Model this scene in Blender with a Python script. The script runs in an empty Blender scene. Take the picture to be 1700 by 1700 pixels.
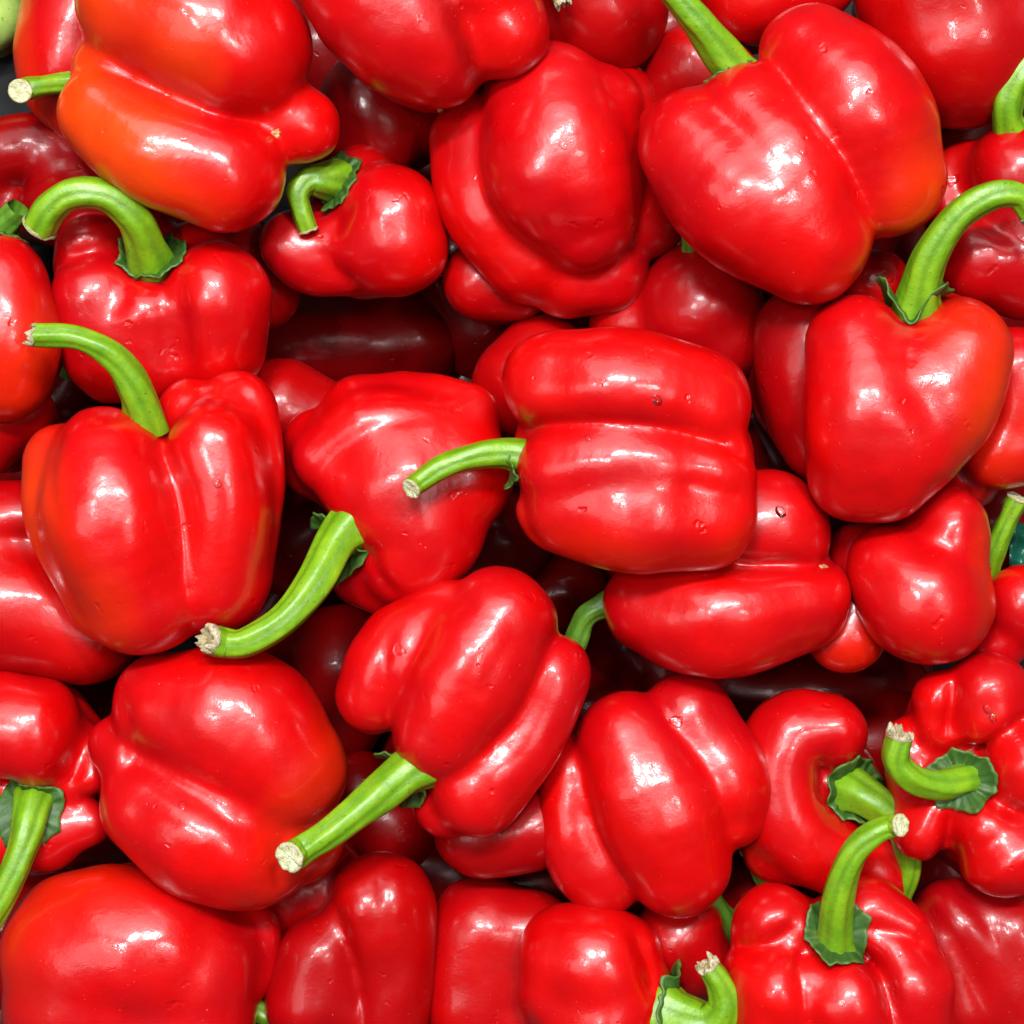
import bpy, math, random
import numpy as np
from mathutils import Vector

# ------------------------------------------------------------------ camera, world, lamps, exposure
# lengths below are laid out in units of 0.2 mm (U); S turns them into metres
S = 0.0002
CAMH = 3500.0
scene = bpy.context.scene
cam_data = bpy.data.cameras.new("camera")
cam = bpy.data.objects.new("camera", cam_data)
scene.collection.objects.link(cam)
cam.location = (0, 0, CAMH * S)
cam_data.sensor_width = 36.0
cam_data.lens = 36.0 * CAMH / 1700.0
cam_data.clip_start = 0.01
cam_data.clip_end = 50.0
scene.camera = cam

world = bpy.data.worlds.new("World")
scene.world = world
world.use_nodes = True
bg = world.node_tree.nodes["Background"]
bg.inputs[0].default_value = (0.96, 0.98, 1.0, 1)
bg.inputs[1].default_value = 0.05


def area(name, loc, sx, sy, radiance, color=(1, 1, 1), aim=(0, 0, 0), roll=0.0, spread=180):
    d = bpy.data.lights.new(name, 'AREA')
    d.shape = 'RECTANGLE'
    d.size = sx
    d.size_y = sy
    d.energy = radiance * math.pi * sx * sy
    d.color = color
    d.spread = math.radians(spread)
    o = bpy.data.objects.new(name, d)
    scene.collection.objects.link(o)
    o.location = loc
    v = Vector(aim) - Vector(loc)
    q = v.to_track_quat('-Z', 'Y')
    o.rotation_mode = 'QUATERNION'
    from mathutils import Quaternion
    o.rotation_quaternion = q @ Quaternion((0, 0, 1), math.radians(roll))
    return o


# broad bright ceiling bays, with gaps between them, and the tubes / spots that make the hard glints
area("ceiling_bay_light", (-0.05, 1.50, 1.9), 2.40, 1.30, 2.9, (1.0, 0.985, 0.98))
area("ceiling_bay_light", (-1.15, -0.15, 2.0), 0.80, 1.20, 2.5, (1.0, 0.985, 0.98))
area("ceiling_bay_light", (0.80, -0.10, 2.0), 0.70, 0.80, 2.2, (1.0, 0.985, 0.98))
area("ceiling_bay_light", (-0.10, 0.42, 1.98), 0.80, 0.42, 4.0, (1.0, 0.99, 0.99), roll=6)
area("ceiling_lamp", (-0.20, 0.80, 1.9), 0.40, 0.17, 150, (0.95, 0.99, 1.0), roll=8)
area("ceiling_lamp", (0.40, 0.88, 1.9), 0.22, 0.19, 150, (0.95, 0.99, 1.0), roll=20)
area("ceiling_lamp", (0.72, 0.16, 1.9), 0.15, 0.15, 70, (1.0, 0.98, 0.95), roll=-10)
area("ceiling_lamp", (-0.62, 0.22, 1.9), 0.20, 0.13, 100, (0.97, 0.99, 1.0), roll=35)

scene.view_settings.view_transform = 'Standard'
scene.view_settings.look = 'None'
scene.view_settings.gamma = 1.0
scene.view_settings.exposure = 0.37
scene.cycles.max_bounces = 8
scene.cycles.diffuse_bounces = 4
scene.cycles.glossy_bounces = 4
scene.cycles.transmission_bounces = 6
scene.cycles.caustics_reflective = False
scene.cycles.caustics_refractive = False


# ------------------------------------------------------------------ helpers
def W(x, y, z, r=0.0):
    """position read off the picture at height z -> place in the heap (U) and true radius"""
    f = (CAMH - z) / CAMH
    return ((x - 850) * f, -(y - 850) * f, z, r * f)


def link(o, parent=None):
    scene.collection.objects.link(o)
    if parent is not None:
        o.parent = parent
    return o


def mesh_obj(name, V, F, mat, parent=None, origin=(0, 0, 0), attrs=None):
    """V in U, world placed; the object's origin sits at `origin` (U)"""
    me = bpy.data.meshes.new(name)
    V = np.asarray(V, dtype=np.float64)
    o0 = np.asarray(origin, dtype=np.float64)
    me.from_pydata(((V - o0) * S).tolist(), [], F if isinstance(F, list) else F.tolist())
    me.polygons.foreach_set("use_smooth", [True] * len(me.polygons))
    for k, a in (attrs or {}).items():
        at = me.attributes.new(k, 'FLOAT', 'POINT')
        at.data.foreach_set("value", np.asarray(a, dtype=np.float32))
    me.materials.append(mat)
    me.update()
    o = bpy.data.objects.new(name, me)
    link(o, parent)
    if parent is None:
        o.location = Vector(tuple(o0 * S))
    return o


class Field:
    """signed distance of a set of swollen lobes, each a chain of balls, melted together at the furrows"""

    def __init__(self, lobes, k=14.0, rng=None, wob=2.2, furrows=(), zc=0.0):
        self.lobes = []
        self.furrows = furrows
        self.zc = zc
        for ch in lobes:
            ch = np.array(ch, dtype=np.float64)
            if len(ch) == 1:
                ch = np.vstack([ch, ch + [0.5, 0, 0, 0]])
            elif len(ch) > 2:
                ch = catmull(ch, 5)
            self.lobes.append(ch.astype(np.float32))
        self.k = k
        rng = rng or random.Random(1)
        self.w = []
        for i in range(9):
            lam = (55, 70, 85, 100, 120, 140, 170, 200, 240)[i]
            d = np.array([rng.gauss(0, 1) for _ in range(3)])
            d /= np.linalg.norm(d)
            self.w.append((d * 2 * math.pi / lam, rng.uniform(0, 6.28), wob * 0.30 * (lam / 100.0) ** 1.1))

    def __call__(self, P):
        P = P.astype(np.float32)
        acc = np.zeros(len(P), np.float32)
        m = None
        ds = []
        for ch in self.lobes:
            dm = None
            for a, b in zip(ch[:-1], ch[1:]):
                ab = b[:3] - a[:3]
                L = float(ab @ ab) + 1e-6
                pa = P - a[:3]
                t = np.clip((pa @ ab) / L, 0, 1)
                q = pa - t[:, None] * ab
                d = np.sqrt(np.einsum('ij,ij->i', q, q)) - (a[3] + t * (b[3] - a[3]))
                dm = d if dm is None else np.minimum(dm, d)
            ds.append(dm)
            m = dm if m is None else np.minimum(m, dm)
        for d in ds:
            acc += np.exp(-(d - m) / self.k)
        out = m - self.k * np.log(acc)
        for pts, depth, width in self.furrows:
            dm, n_ = None, len(pts) - 1
            for i in range(n_):
                a, b = pts[i], pts[i + 1]
                ab = b - a
                pa = P[:, :2] - a
                t = np.clip((pa @ ab) / float(ab @ ab), 0, 1)
                q = pa - t[:, None] * ab
                u = (i + t) / n_
                fade = np.clip(np.minimum(u, 1 - u) * 4 + 0.25, 0, 1)
                d = np.sqrt((q ** 2).sum(1) + 25.0) - 5.0 + (1 - fade) * width * 1.1
                dm = d if dm is None else np.minimum(dm, d)
            up = np.clip((P[:, 2] - self.zc + 60) / 60, 0, 1)
            out += (depth * np.exp(-dm / width) * up).astype(np.float32)
        for wv, ph, am in self.w:
            out += (am * np.sin(P @ wv.astype(np.float32) + ph)).astype(np.float32)
        return out

    def grad(self, P, e=2.0):
        g = np.stack([self(P + np.eye(3)[i] * e) - self(P - np.eye(3)[i] * e) for i in range(3)], 1) / (2 * e)
        return g

    def bounds(self):
        a = np.vstack(self.lobes)
        r = a[:, 3:4] + 14 + self.k * 0.6
        return (a[:, :3] - r).min(0), (a[:, :3] + r).max(0)


def catmull2(pl):
    return [tuple(p) for p in catmull(np.array(pl, float), 2)] if len(pl) > 2 else pl


def catmull(P, n):
    P = np.asarray(P, dtype=np.float64)
    Q = np.vstack([2 * P[0] - P[1], P, 2 * P[-1] - P[-2]])
    out = []
    for i in range(1, len(Q) - 2):
        for j in range(n):
            t = j / n
            a, b, c, d = Q[i - 1], Q[i], Q[i + 1], Q[i + 2]
            out.append(0.5 * ((2 * b) + (c - a) * t + (2 * a - 5 * b + 4 * c - d) * t * t + (3 * b - a - 3 * c + d) * t ** 3))
    out.append(P[-1])
    return np.array(out)


def surface_net(f, h):
    lo, hi = f.bounds()
    n = np.ceil((hi - lo) / h).astype(int) + 2
    ax = [lo[i] + h * np.arange(n[i]) for i in range(3)]
    # coarse pass first, the fine values only where the surface can be
    G = np.stack(np.meshgrid(*ax, indexing='ij'), -1).reshape(-1, 3)
    cs = 4
    axc = [a[::cs] for a in ax]
    Gc = np.stack(np.meshgrid(*axc, indexing='ij'), -1)
    Fc = f(Gc.reshape(-1, 3)).reshape(Gc.shape[:3])
    idx = np.stack(np.meshgrid(*[np.minimum(np.arange(n[i]) // cs, len(axc[i]) - 1) for i in range(3)], indexing='ij'), 0)
    Ff = Fc[idx[0], idx[1], idx[2]].reshape(-1).copy()
    near = np.abs(Ff) < h * cs * 2.2
    Ff[near] = f(G[near])
    F = Ff.reshape(n)
    ins = F < 0
    c = [n[0] - 1, n[1] - 1, n[2] - 1]
    s = np.zeros(tuple(c) + (3,))
    cnt = np.zeros(tuple(c))
    for axis in range(3):
        o1, o2 = [i for i in range(3) if i != axis]
        for d1 in (0, 1):
            for d2 in (0, 1):
                sa = [slice(0, c[0]), slice(0, c[1]), slice(0, c[2])]
                sa[o1] = slice(d1, c[o1] + d1)
                sa[o2] = slice(d2, c[o2] + d2)
                sb = list(sa)
                sb[axis] = slice(1, c[axis] + 1)
                A, B = F[tuple(sa)], F[tuple(sb)]
                cr = (A < 0) != (B < 0)
                t = np.where(cr, A / np.where(cr, A - B, 1), 0)
                s[..., axis] += np.where(cr, t, 0)
                s[..., o1] += np.where(cr, d1, 0)
                s[..., o2] += np.where(cr, d2, 0)
                cnt += cr
    act = cnt > 0
    vid = -np.ones(tuple(c), int)
    vid[act] = np.arange(act.sum())
    ijk = np.argwhere(act)
    V = lo + h * (ijk + s[act] / cnt[act][:, None])
    quads = []
    for axis in range(3):
        o1, o2 = (axis + 1) % 3, (axis + 2) % 3
        sa = [slice(0, n[i] - 1) for i in range(3)]
        sb = list(sa)
        sb[axis] = slice(1, n[axis])
        A = ins[tuple(sa)]
        B = ins[tuple(sb)]
        for flip in (False, True):
            e = np.argwhere((A & ~B) if not flip else (~A & B))
            e = e[(e[:, o1] > 0) & (e[:, o2] > 0)]
            def cell(a, b):
                q = e.copy()
                q[:, o1] -= a
                q[:, o2] -= b
                return vid[q[:, 0], q[:, 1], q[:, 2]]
            q = np.stack([cell(1, 1), cell(0, 1), cell(0, 0), cell(1, 0)], 1)
            if flip:
                q = q[:, ::-1]
            quads.append(q)
    Q = np.vstack(quads)
    Q = Q[(Q >= 0).all(1)]
    return V, Q


def relax(V, Q, it, lam=0.5):
    E = np.vstack([Q[:, [0, 1]], Q[:, [1, 2]], Q[:, [2, 3]], Q[:, [3, 0]]])
    n = len(V)
    deg = np.bincount(E[:, 0], minlength=n) + np.bincount(E[:, 1], minlength=n)
    for _ in range(it):
        A = np.zeros_like(V)
        for c in range(3):
            A[:, c] = np.bincount(E[:, 0], V[E[:, 1], c], n) + np.bincount(E[:, 1], V[E[:, 0], c], n)
        V = V + lam * (A / np.maximum(deg, 1)[:, None] - V)
    return V


def settle(f, V, it=2):
    for _ in range(it):
        g = f.grad(V)
        d = f(V)
        V = V - np.clip(d / np.maximum((g * g).sum(1), 0.2), -5, 5)[:, None] * g
    return V


# ------------------------------------------------------------------ materials
def new_mat(name):
    m = bpy.data.materials.new(name)
    m.use_nodes = True
    nt = m.node_tree
    return m, nt, nt.nodes["Principled BSDF"]


def noise(nt, co, scale, detail=3, rough=0.5):
    n = nt.nodes.new("ShaderNodeTexNoise")
    n.inputs["Scale"].default_value = scale
    n.inputs["Detail"].default_value = detail
    n.inputs["Roughness"].default_value = rough
    nt.links.new(co, n.inputs["Vector"])
    return n.outputs["Fac"]


def ramp(nt, fac, stops):
    r = nt.nodes.new("ShaderNodeValToRGB")
    e = r.color_ramp.elements
    e[0].position, e[0].color = stops[0][0], stops[0][1]
    e[1].position, e[1].color = stops[1][0], stops[1][1]
    for p, c in stops[2:]:
        k = e.new(p)
        k.color = c
    nt.links.new(fac, r.inputs["Fac"])
    return r.outputs["Color"]


def mix(nt, fac, a, b):
    m = nt.nodes.new("ShaderNodeMix")
    m.data_type = 'RGBA'
    for s_, v in ((0, fac), (6, a), (7, b)):
        if isinstance(v, (float, int)):
            m.inputs[s_].default_value = v
        elif isinstance(v, tuple):
            m.inputs[s_].default_value = v
        else:
            nt.links.new(v, m.inputs[s_])
    return m.outputs[2]


def math_n(nt, op, a, b=0.0, c=None):
    m = nt.nodes.new("ShaderNodeMath")
    m.operation = op
    for i, v in enumerate((a, b) if c is None else (a, b, c)):
        if isinstance(v, (float, int)):
            m.inputs[i].default_value = v
        else:
            nt.links.new(v, m.inputs[i])
    return m.outputs[0]


def bump(nt, height, dist, strength=1.0, normal=None):
    b = nt.nodes.new("ShaderNodeBump")
    b.inputs["Strength"].default_value = strength
    b.inputs["Distance"].default_value = dist
    nt.links.new(height, b.inputs["Height"])
    if normal is not None:
        nt.links.new(normal, b.inputs["Normal"])
    return b.outputs["Normal"]


def g(v):
    return (v, v, v, 1)


def pepper_material():
    m, nt, p = new_mat("pepper_skin")
    tc = nt.nodes.new("ShaderNodeTexCoord")
    oi = nt.nodes.new("ShaderNodeObjectInfo")
    add = nt.nodes.new("ShaderNodeVectorMath")
    add.operation = 'ADD'
    sc = nt.nodes.new("ShaderNodeVectorMath")
    sc.operation = 'SCALE'
    sc.inputs[0].default_value = (1.3, 2.1, 0.7)
    nt.links.new(oi.outputs["Random"], sc.inputs["Scale"])
    nt.links.new(tc.outputs["Object"], add.inputs[0])
    nt.links.new(sc.outputs[0], add.inputs[1])
    co = add.outputs[0]
    at = nt.nodes.new("ShaderNodeAttribute")
    at.attribute_name = "orange"
    dull_shade = nt.nodes.new("ShaderNodeAttribute")
    dull_shade.attribute_name = "deep"
    blot = ramp(nt, noise(nt, co, 38, 4, 0.6), [(0.35, g(0)), (0.7, g(1))])
    base = mix(nt, blot, (0.40, 0.0004, 0.0008, 1), (0.53, 0.0012, 0.0008, 1))
    cool = ramp(nt, noise(nt, co, 16, 3, 0.6), [(0.40, g(0)), (0.68, g(1))])
    base = mix(nt, math_n(nt, 'MULTIPLY', cool, 0.75), base, (0.30, 0.0006, 0.0035, 1))
    base = mix(nt, dull_shade.outputs["Fac"], base, (0.13, 0.0005, 0.0010, 1))  # maroon for dull skins and the scuff; on gap peppers it paints shade
    o2 = math_n(nt, 'MULTIPLY', at.outputs["Fac"], math_n(nt, 'ADD', math_n(nt, 'MULTIPLY', noise(nt, co, 60, 3), 0.9), 0.5))
    base = mix(nt, o2, base, (0.62, 0.046, 0.001, 1))
    speck = ramp(nt, noise(nt, co, 1000, 1, 0.4), [(0.775, g(0)), (0.80, g(1))])
    base = mix(nt, math_n(nt, 'MULTIPLY', math_n(nt, 'MULTIPLY', speck, blot), 0.28), base, (0.85, 0.30, 0.22, 1))
    nt.links.new(base, p.inputs["Base Color"])
    # waxy bloom: duller and shinier areas, hairline scuffs
    rg = ramp(nt, noise(nt, co, 55, 5, 0.65), [(0.3, g(0.24)), (0.75, g(0.46))])
    nt.links.new(rg, p.inputs["Roughness"])
    p.inputs["IOR"].default_value = 1.46
    nt.links.new(math_n(nt, 'SUBTRACT', 0.32, math_n(nt, 'MULTIPLY', dull_shade.outputs["Fac"], 0.22)), p.inputs["Specular IOR Level"])  # gap peppers also lose gloss and coat, to keep their painted shade dark
    nt.links.new(math_n(nt, 'SUBTRACT', 0.52, math_n(nt, 'MULTIPLY', dull_shade.outputs["Fac"], 0.34)), p.inputs["Coat Weight"])
    cr = ramp(nt, noise(nt, co, 90, 4, 0.6), [(0.35, g(0.09)), (0.7, g(0.22))])
    nt.links.new(cr, p.inputs["Coat Roughness"])
    p.inputs["Coat IOR"].default_value = 1.45
    p.inputs["Subsurface Weight"].default_value = 0.07
    p.inputs["Subsurface Radius"].default_value = (1.0, 0.12, 0.05)
    p.inputs["Subsurface Scale"].default_value = 0.004
    h1 = noise(nt, co, 75, 2, 0.5)
    h2 = noise(nt, co, 620, 3, 0.6)
    dent = ramp(nt, noise(nt, co, 150, 2, 0.5), [(0.70, g(1)), (0.84, g(0))])
    n0 = bump(nt, dent, 0.0007, 0.6)
    n1 = bump(nt, h1, 0.0007, 0.55, n0)
    n2 = bump(nt, h2, 0.00012, 0.55, n1)
    nt.links.new(n2, p.inputs["Normal"])
    nt.links.new(n2, p.inputs["Coat Normal"])
    return m


def green_material(name, c1, c2, c3, rough, rib=True, bscale=260):
    m, nt, p = new_mat(name)
    tc = nt.nodes.new("ShaderNodeTexCoord")
    co = tc.outputs["Object"]
    n1 = ramp(nt, noise(nt, co, 120, 4, 0.6), [(0.3, g(0)), (0.72, g(1))])
    base = mix(nt, n1, c1, c2)
    at = nt.nodes.new("ShaderNodeAttribute")
    at.attribute_name = "rib"
    base = mix(nt, at.outputs["Fac"], base, c3)
    spots = ramp(nt, noise(nt, co, 700, 2, 0.5), [(0.66, g(0)), (0.72, g(1))])
    base = mix(nt, math_n(nt, 'MULTIPLY', spots, 0.6), base, (0.05, 0.09, 0.01, 1))
    bruise = ramp(nt, noise(nt, co, 85, 4, 0.7), [(0.60, g(0)), (0.70, g(1))])
    base = mix(nt, math_n(nt, 'MULTIPLY', bruise, 0.30), base, (0.16, 0.16, 0.02, 1))
    nt.links.new(base, p.inputs["Base Color"])
    p.inputs["Roughness"].default_value = rough
    p.inputs["Subsurface Weight"].default_value = 0.12
    p.inputs["Subsurface Radius"].default_value = (0.4, 1.0, 0.1)
    p.inputs["Subsurface Scale"].default_value = 0.002
    h = noise(nt, co, bscale, 4, 0.6)
    nn = bump(nt, h, 0.0006, 0.6)
    nt.links.new(nn, p.inputs["Normal"])
    return m


def wood_material(name, pale, brown, th=(0.38, 0.62)):
    m, nt, p = new_mat(name)
    tc = nt.nodes.new("ShaderNodeTexCoord")
    co = tc.outputs["Object"]
    at = nt.nodes.new("ShaderNodeAttribute")
    at.attribute_name = "rib"
    n1 = ramp(nt, noise(nt, co, 420, 5, 0.7), [(th[0], g(0)), (th[1], g(1))])
    base = mix(nt, n1, pale, brown)
    base = mix(nt, at.outputs["Fac"], base, (0.30, 0.24, 0.10, 1))
    nt.links.new(base, p.inputs["Base Color"])
    p.inputs["Roughness"].default_value = 0.75
    nn = bump(nt, noise(nt, co, 900, 4, 0.7), 0.0012, 0.9)
    nt.links.new(nn, p.inputs["Normal"])
    return m


SKIN = pepper_material()
STEM = green_material("stem_green", (0.085, 0.215, 0.003, 1), (0.18, 0.33, 0.007, 1), (0.05, 0.135, 0.002, 1), 0.4)
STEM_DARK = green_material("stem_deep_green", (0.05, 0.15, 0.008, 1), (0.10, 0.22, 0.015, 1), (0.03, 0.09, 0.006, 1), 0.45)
CALYX = green_material("calyx_green", (0.010, 0.045, 0.003, 1), (0.028, 0.085, 0.006, 1), (0.06, 0.13, 0.015, 1), 0.55)
CUT = wood_material("cut_pale", (0.62, 0.63, 0.42, 1), (0.42, 0.40, 0.18, 1))
CUT_DRY = wood_material("cut_dry", (0.54, 0.46, 0.30, 1), (0.14, 0.10, 0.05, 1), (0.42, 0.66))
SCAR = wood_material("scar_tan", (0.62, 0.42, 0.16, 1), (0.40, 0.12, 0.04, 1))
GREENSKIN = green_material("green_pepper_skin", (0.22, 0.38, 0.06, 1), (0.36, 0.50, 0.12, 1), (0.15, 0.3, 0.05, 1), 0.3, bscale=90)


# ------------------------------------------------------------------ pepper builder
def to_world(ch, z0):
    return [W(x, y, z0 + z, r) for (x, y, z, r) in ch]


FIELDS = []


def build_pepper(name, label, z0, lobes, stem=None, calyx=None, orange=None, deep=0.0, h=6.5, k=8.0, core=None,
                 cut='pale', stem_mat=None, skin=None, scar=None, category='bell pepper', wob=2.2, group='red bell peppers heaped in the tray',
                 curl=0.0, seed=None, streak=None, back=True, smooth=9, furrows=()):
    rng = random.Random(seed if seed is not None else hash_s(label))
    L = [to_world(ch, z0) for ch in lobes]
    allp = np.array([p for ch in L for p in ch])
    w = allp[:, 3] ** 2
    c = (allp[:, :3] * w[:, None]).sum(0) / w.sum()
    R = float((np.linalg.norm(allp[:, :2] - c[:2], axis=1) + allp[:, 3]).mean())
    rm = float(allp[:, 3].mean())
    full = [list(ch) for ch in L]
    if back:      # the underside lobes
        for ch in L:
            full.append([(c[0] + (x - c[0]) * 0.86, c[1] + (y - c[1]) * 0.86, z - 0.85 * r - 0.14 * R, r * 0.90) for (x, y, z, r) in ch])
    if core is None:
        full.append([(c[0], c[1], c[2] - 0.42 * R, R * 0.64), (c[0], c[1], c[2] - 0.6 * R, R * 0.66)])
    elif core:
        full.append(to_world([(x, y, z - 30, r * 0.93) for (x, y, z, r) in core], z0))
    fw = [(np.array([W(x, y, z0 + 90)[:2] for x, y in catmull2(pl)], np.float32), dp * 1.0, wd * 1.6) for (pl, dp, wd) in furrows]
    f = Field(full, k, rng, wob, fw, float(c[2]))
    V, Q = surface_net(f, h)
    V = settle(f, V, 2)
    V = relax(V, Q, smooth)
    root = bpy.data.objects.new(name, None)
    link(root)
    root.empty_display_size = 0.01
    low = np.array([c[0], c[1], V[:, 2].min()])
    root.location = Vector(tuple(low * S))
    root['label'] = label
    root['category'] = category
    if group:
        root['group'] = group
    d = (V - c) / R
    if orange is not None:
        ox, oy, oz, oa = orange
        o = np.array([ox, -oy, oz], float)
        o /= np.linalg.norm(o)
        wv = d @ o + 0.18 * np.sin(V[:, 0] / 41.0 + 1.1) * np.cos(V[:, 1] / 53.0 + rng.random() * 6)
        oa_ = np.clip((wv - 0.25) / 0.6, 0, 1) * oa
    else:
        oa_ = np.zeros(len(V))
    dull_shade_v = np.full(len(V), float(deep))  # even darkening per pepper
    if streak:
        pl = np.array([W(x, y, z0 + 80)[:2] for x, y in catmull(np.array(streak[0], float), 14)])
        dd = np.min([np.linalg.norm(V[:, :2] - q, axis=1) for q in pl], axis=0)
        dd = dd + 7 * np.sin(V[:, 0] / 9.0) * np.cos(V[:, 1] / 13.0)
        dull_shade_v = np.maximum(dull_shade_v, streak[2] * np.exp(-(dd / streak[1]) ** 2))
    body = mesh_obj('body', V, Q, skin or SKIN, root, low, {'orange': oa_, 'deep': dull_shade_v, 'rib': np.zeros(len(V))})
    FIELDS.append((f, root, low))
    if stem:
        sw = to_world(stem, z0)
        add_stem(root, low, [(a_, b_, c_, r_ * 0.87) for (a_, b_, c_, r_) in sw], stem_mat or STEM, cut, rng)
    if calyx:
        (cx, cy, cz, cr, ax) = calyx
        add_calyx(root, low, f, np.array(W(cx, cy, z0 + cz)[:3]), cr, np.array([ax[0], -ax[1], ax[2]], float), rng, curl)
    if scar:
        add_scar(root, low, f, scar, z0, rng)
    return root


def hash_s(s):
    h_ = 7
    for ch in s:
        h_ = (h_ * 31 + ord(ch)) % 1000003
    return h_


def add_stem(root, org, pts, mat, cut, rng, name='stem'):
    P = catmull(np.array(pts), 9) if len(pts) > 2 else catmull(np.array([pts[0], [(a + b) / 2 for a, b in zip(*pts)], pts[1]]), 9)
    n = len(P)
    X = P[:, :3].copy()
    T = np.gradient(X, axis=0)
    T /= np.linalg.norm(T, axis=1)[:, None]
    up = np.array([0.3, 0.5, 0.8])
    u = up - (up @ T[0]) * T[0]
    u /= np.linalg.norm(u)
    NS = 40
    th = np.linspace(0, 2 * math.pi, NS, endpoint=False)
    ph = rng.uniform(0, 6)
    ph2 = rng.uniform(0, 6)
    tw = rng.uniform(-1.2, 1.2)
    V, rib = [], []
    us = []
    for i in range(n):
        u = u - (u @ T[i]) * T[i]
        u /= np.linalg.norm(u)
        v = np.cross(T[i], u)
        us.append((u.copy(), v))
        s = i / (n - 1)
        a = th + tw * s
        w5 = np.cos(5 * a + ph)
        rr = P[i, 3] * (1 + 0.055 * w5 + 0.022 * np.cos(11 * a + ph2) + 0.035 * math.sin(9 * s + ph) + 0.02 * math.sin(23 * s) + 0.03 * np.sin(2 * a + 11 * s + ph2) + 0.02 * np.sin(3 * a + 19 * s))
        V.append(X[i] + rr[:, None] * (np.cos(th)[:, None] * u + np.sin(th)[:, None] * v))
        rib.append(np.clip(-w5 * 0.9 - 0.25, 0, 1) * 0.75)
    V = np.vstack(V)
    F = []
    for i in range(n - 1):
        for j in range(NS):
            a, b = i * NS + j, i * NS + (j + 1) % NS
            F.append((a, b, b + NS, a + NS))
    st = mesh_obj(name, V, F, mat, root, org, {'rib': np.concatenate(rib)})
    if cut:
        # the cut: a swollen ragged rim around a slightly sunken face
        u, v = us[-1]
        t = T[-1]
        r = P[-1, 3]
        dry = cut == 'dry'
        prof = [(1.02, -0.10), (1.10, 0.02), (1.09, 0.14), (0.97, 0.22), (0.80, 0.17), (0.55, 0.12), (0.28, 0.10), (0.0, 0.12)]
        if dry:
            prof = [(1.02, -0.14), (1.10, 0.05), (1.04, 0.30), (0.90, 0.48), (0.66, 0.25), (0.45, 0.05), (0.25, 0.12), (0.0, 0.2)]
        VV, rb = [], []
        jag = [rng.uniform(-1, 1) for _ in range(NS)]
        jag = np.array([(jag[j] * 2 + jag[j - 1] + jag[(j + 1) % NS]) / 4 for j in range(NS)])
        amp = 0.75 if dry else 0.16
        for q, (pr, ph_) in enumerate(prof):
            hh = ph_ + amp * jag * (1.0 if 1 < q < 5 else 0.25 if q < 7 else 0)
            rr = r * pr * (1 + (0.10 if dry else 0.05) * np.roll(jag, q * 3))
            VV.append(X[-1] + (hh * r)[:, None] * t + rr[:, None] * (np.cos(th)[:, None] * u + np.sin(th)[:, None] * v))
            rb.append(np.full(NS, (0.8, 0.9, 0.6, 0.25, 0, 0, 0, 0.1)[q] if not dry else (0.5, 0.3, 0.0, 0.1, 0.5, 0.9, 0.8, 0.6)[q]))
        FF = []
        for i in range(len(prof) - 1):
            for j in range(NS):
                a, b = i * NS + j, i * NS + (j + 1) % NS
                FF.append((a, b, b + NS, a + NS))
        ce = mesh_obj('cut_end', np.vstack(VV), FF, CUT_DRY if dry else CUT, st, org, {'rib': np.concatenate(rb)})
    return st


def add_calyx(root, org, f, c, Rc, axis, rng, curl=0.0):
    axis = axis / np.linalg.norm(axis)
    u = np.cross(axis, [0.2, 1, 0.1])
    u /= np.linalg.norm(u)
    v = np.cross(axis, u)
    NA, NR = 96, 9
    th = np.linspace(0, 2 * math.pi, NA, endpoint=False)
    nt_ = rng.choice([6, 7, 8])
    ph = rng.uniform(0, 6)
    tri = np.abs(((th + ph) * nt_ / (2 * math.pi)) % 1 * 2 - 1)
    Rt = Rc * 0.90 * (0.90 + 0.13 * tri ** 3 + 0.07 * np.sin(th * 2 + ph) + 0.012 * np.sin(23 * th + ph) + 0.03 * np.sin(th * 5 + 2 * ph) + 0.02 * np.sin(th * 11 + 1.3 * ph))
    tops, rib = [], []
    P = []
    for q in range(NR):
        s = 0.25 + 0.75 * q / (NR - 1)
        P.append(c + (Rt * s)[:, None] * (np.cos(th)[:, None] * u + np.sin(th)[:, None] * v))
        rib.append(np.clip(np.cos(nt_ * 2 * th + ph) * 0.6, 0, 1) * s * 0.6 + (0.55 if q == NR - 1 else 0))
    P = np.vstack(P)
    S_ = np.repeat(0.25 + 0.75 * np.arange(NR) / (NR - 1), NA)
    TH = np.tile(th, NR)
    off = 3.5 + curl * S_ ** 3 * (0.6 + 0.6 * np.sin(TH * 3 + ph)) + 0.9 * S_ * np.sin(TH * 17 + ph) + 1.5 * S_ * np.sin(TH * 9)
    fs = Field.__new__(Field)
    fs.lobes, fs.k, fs.w, fs.furrows, fs.zc = f.lobes, f.k * 1.6, [], f.furrows, f.zc
    for _ in range(9):
        gr = fs.grad(P, 3.0)
        ga = np.maximum(gr @ axis, 0.4)
        P = P - (np.clip((fs(P) - off) / ga, -14, 14))[:, None] * axis
    G = fs.grad(P, 3.0)
    G /= np.linalg.norm(G, axis=1)[:, None] + 1e-3
    Bm = P - G * 3.6
    n = len(P)
    V = np.vstack([P, Bm])
    F = []
    for i in range(NR - 1):
        for j in range(NA):
            a, b = i * NA + j, i * NA + (j + 1) % NA
            F.append((a, b, b + NA, a + NA))
            F.append((n + a + NA, n + b + NA, n + b, n + a))
    o = (NR - 1) * NA
    for j in range(NA):
        a, b = o + j, o + (j + 1) % NA
        F.append((a, b, n + b, n + a))
        a, b = j, (j + 1) % NA
        F.append((b, a, n + a, n + b))
    F = [tuple(reversed(x)) for x in F] if True else F
    rb = np.concatenate(rib)
    mesh_obj('calyx', V, F, CALYX, root, org, {'rib': np.concatenate([rb, rb])})


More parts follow.
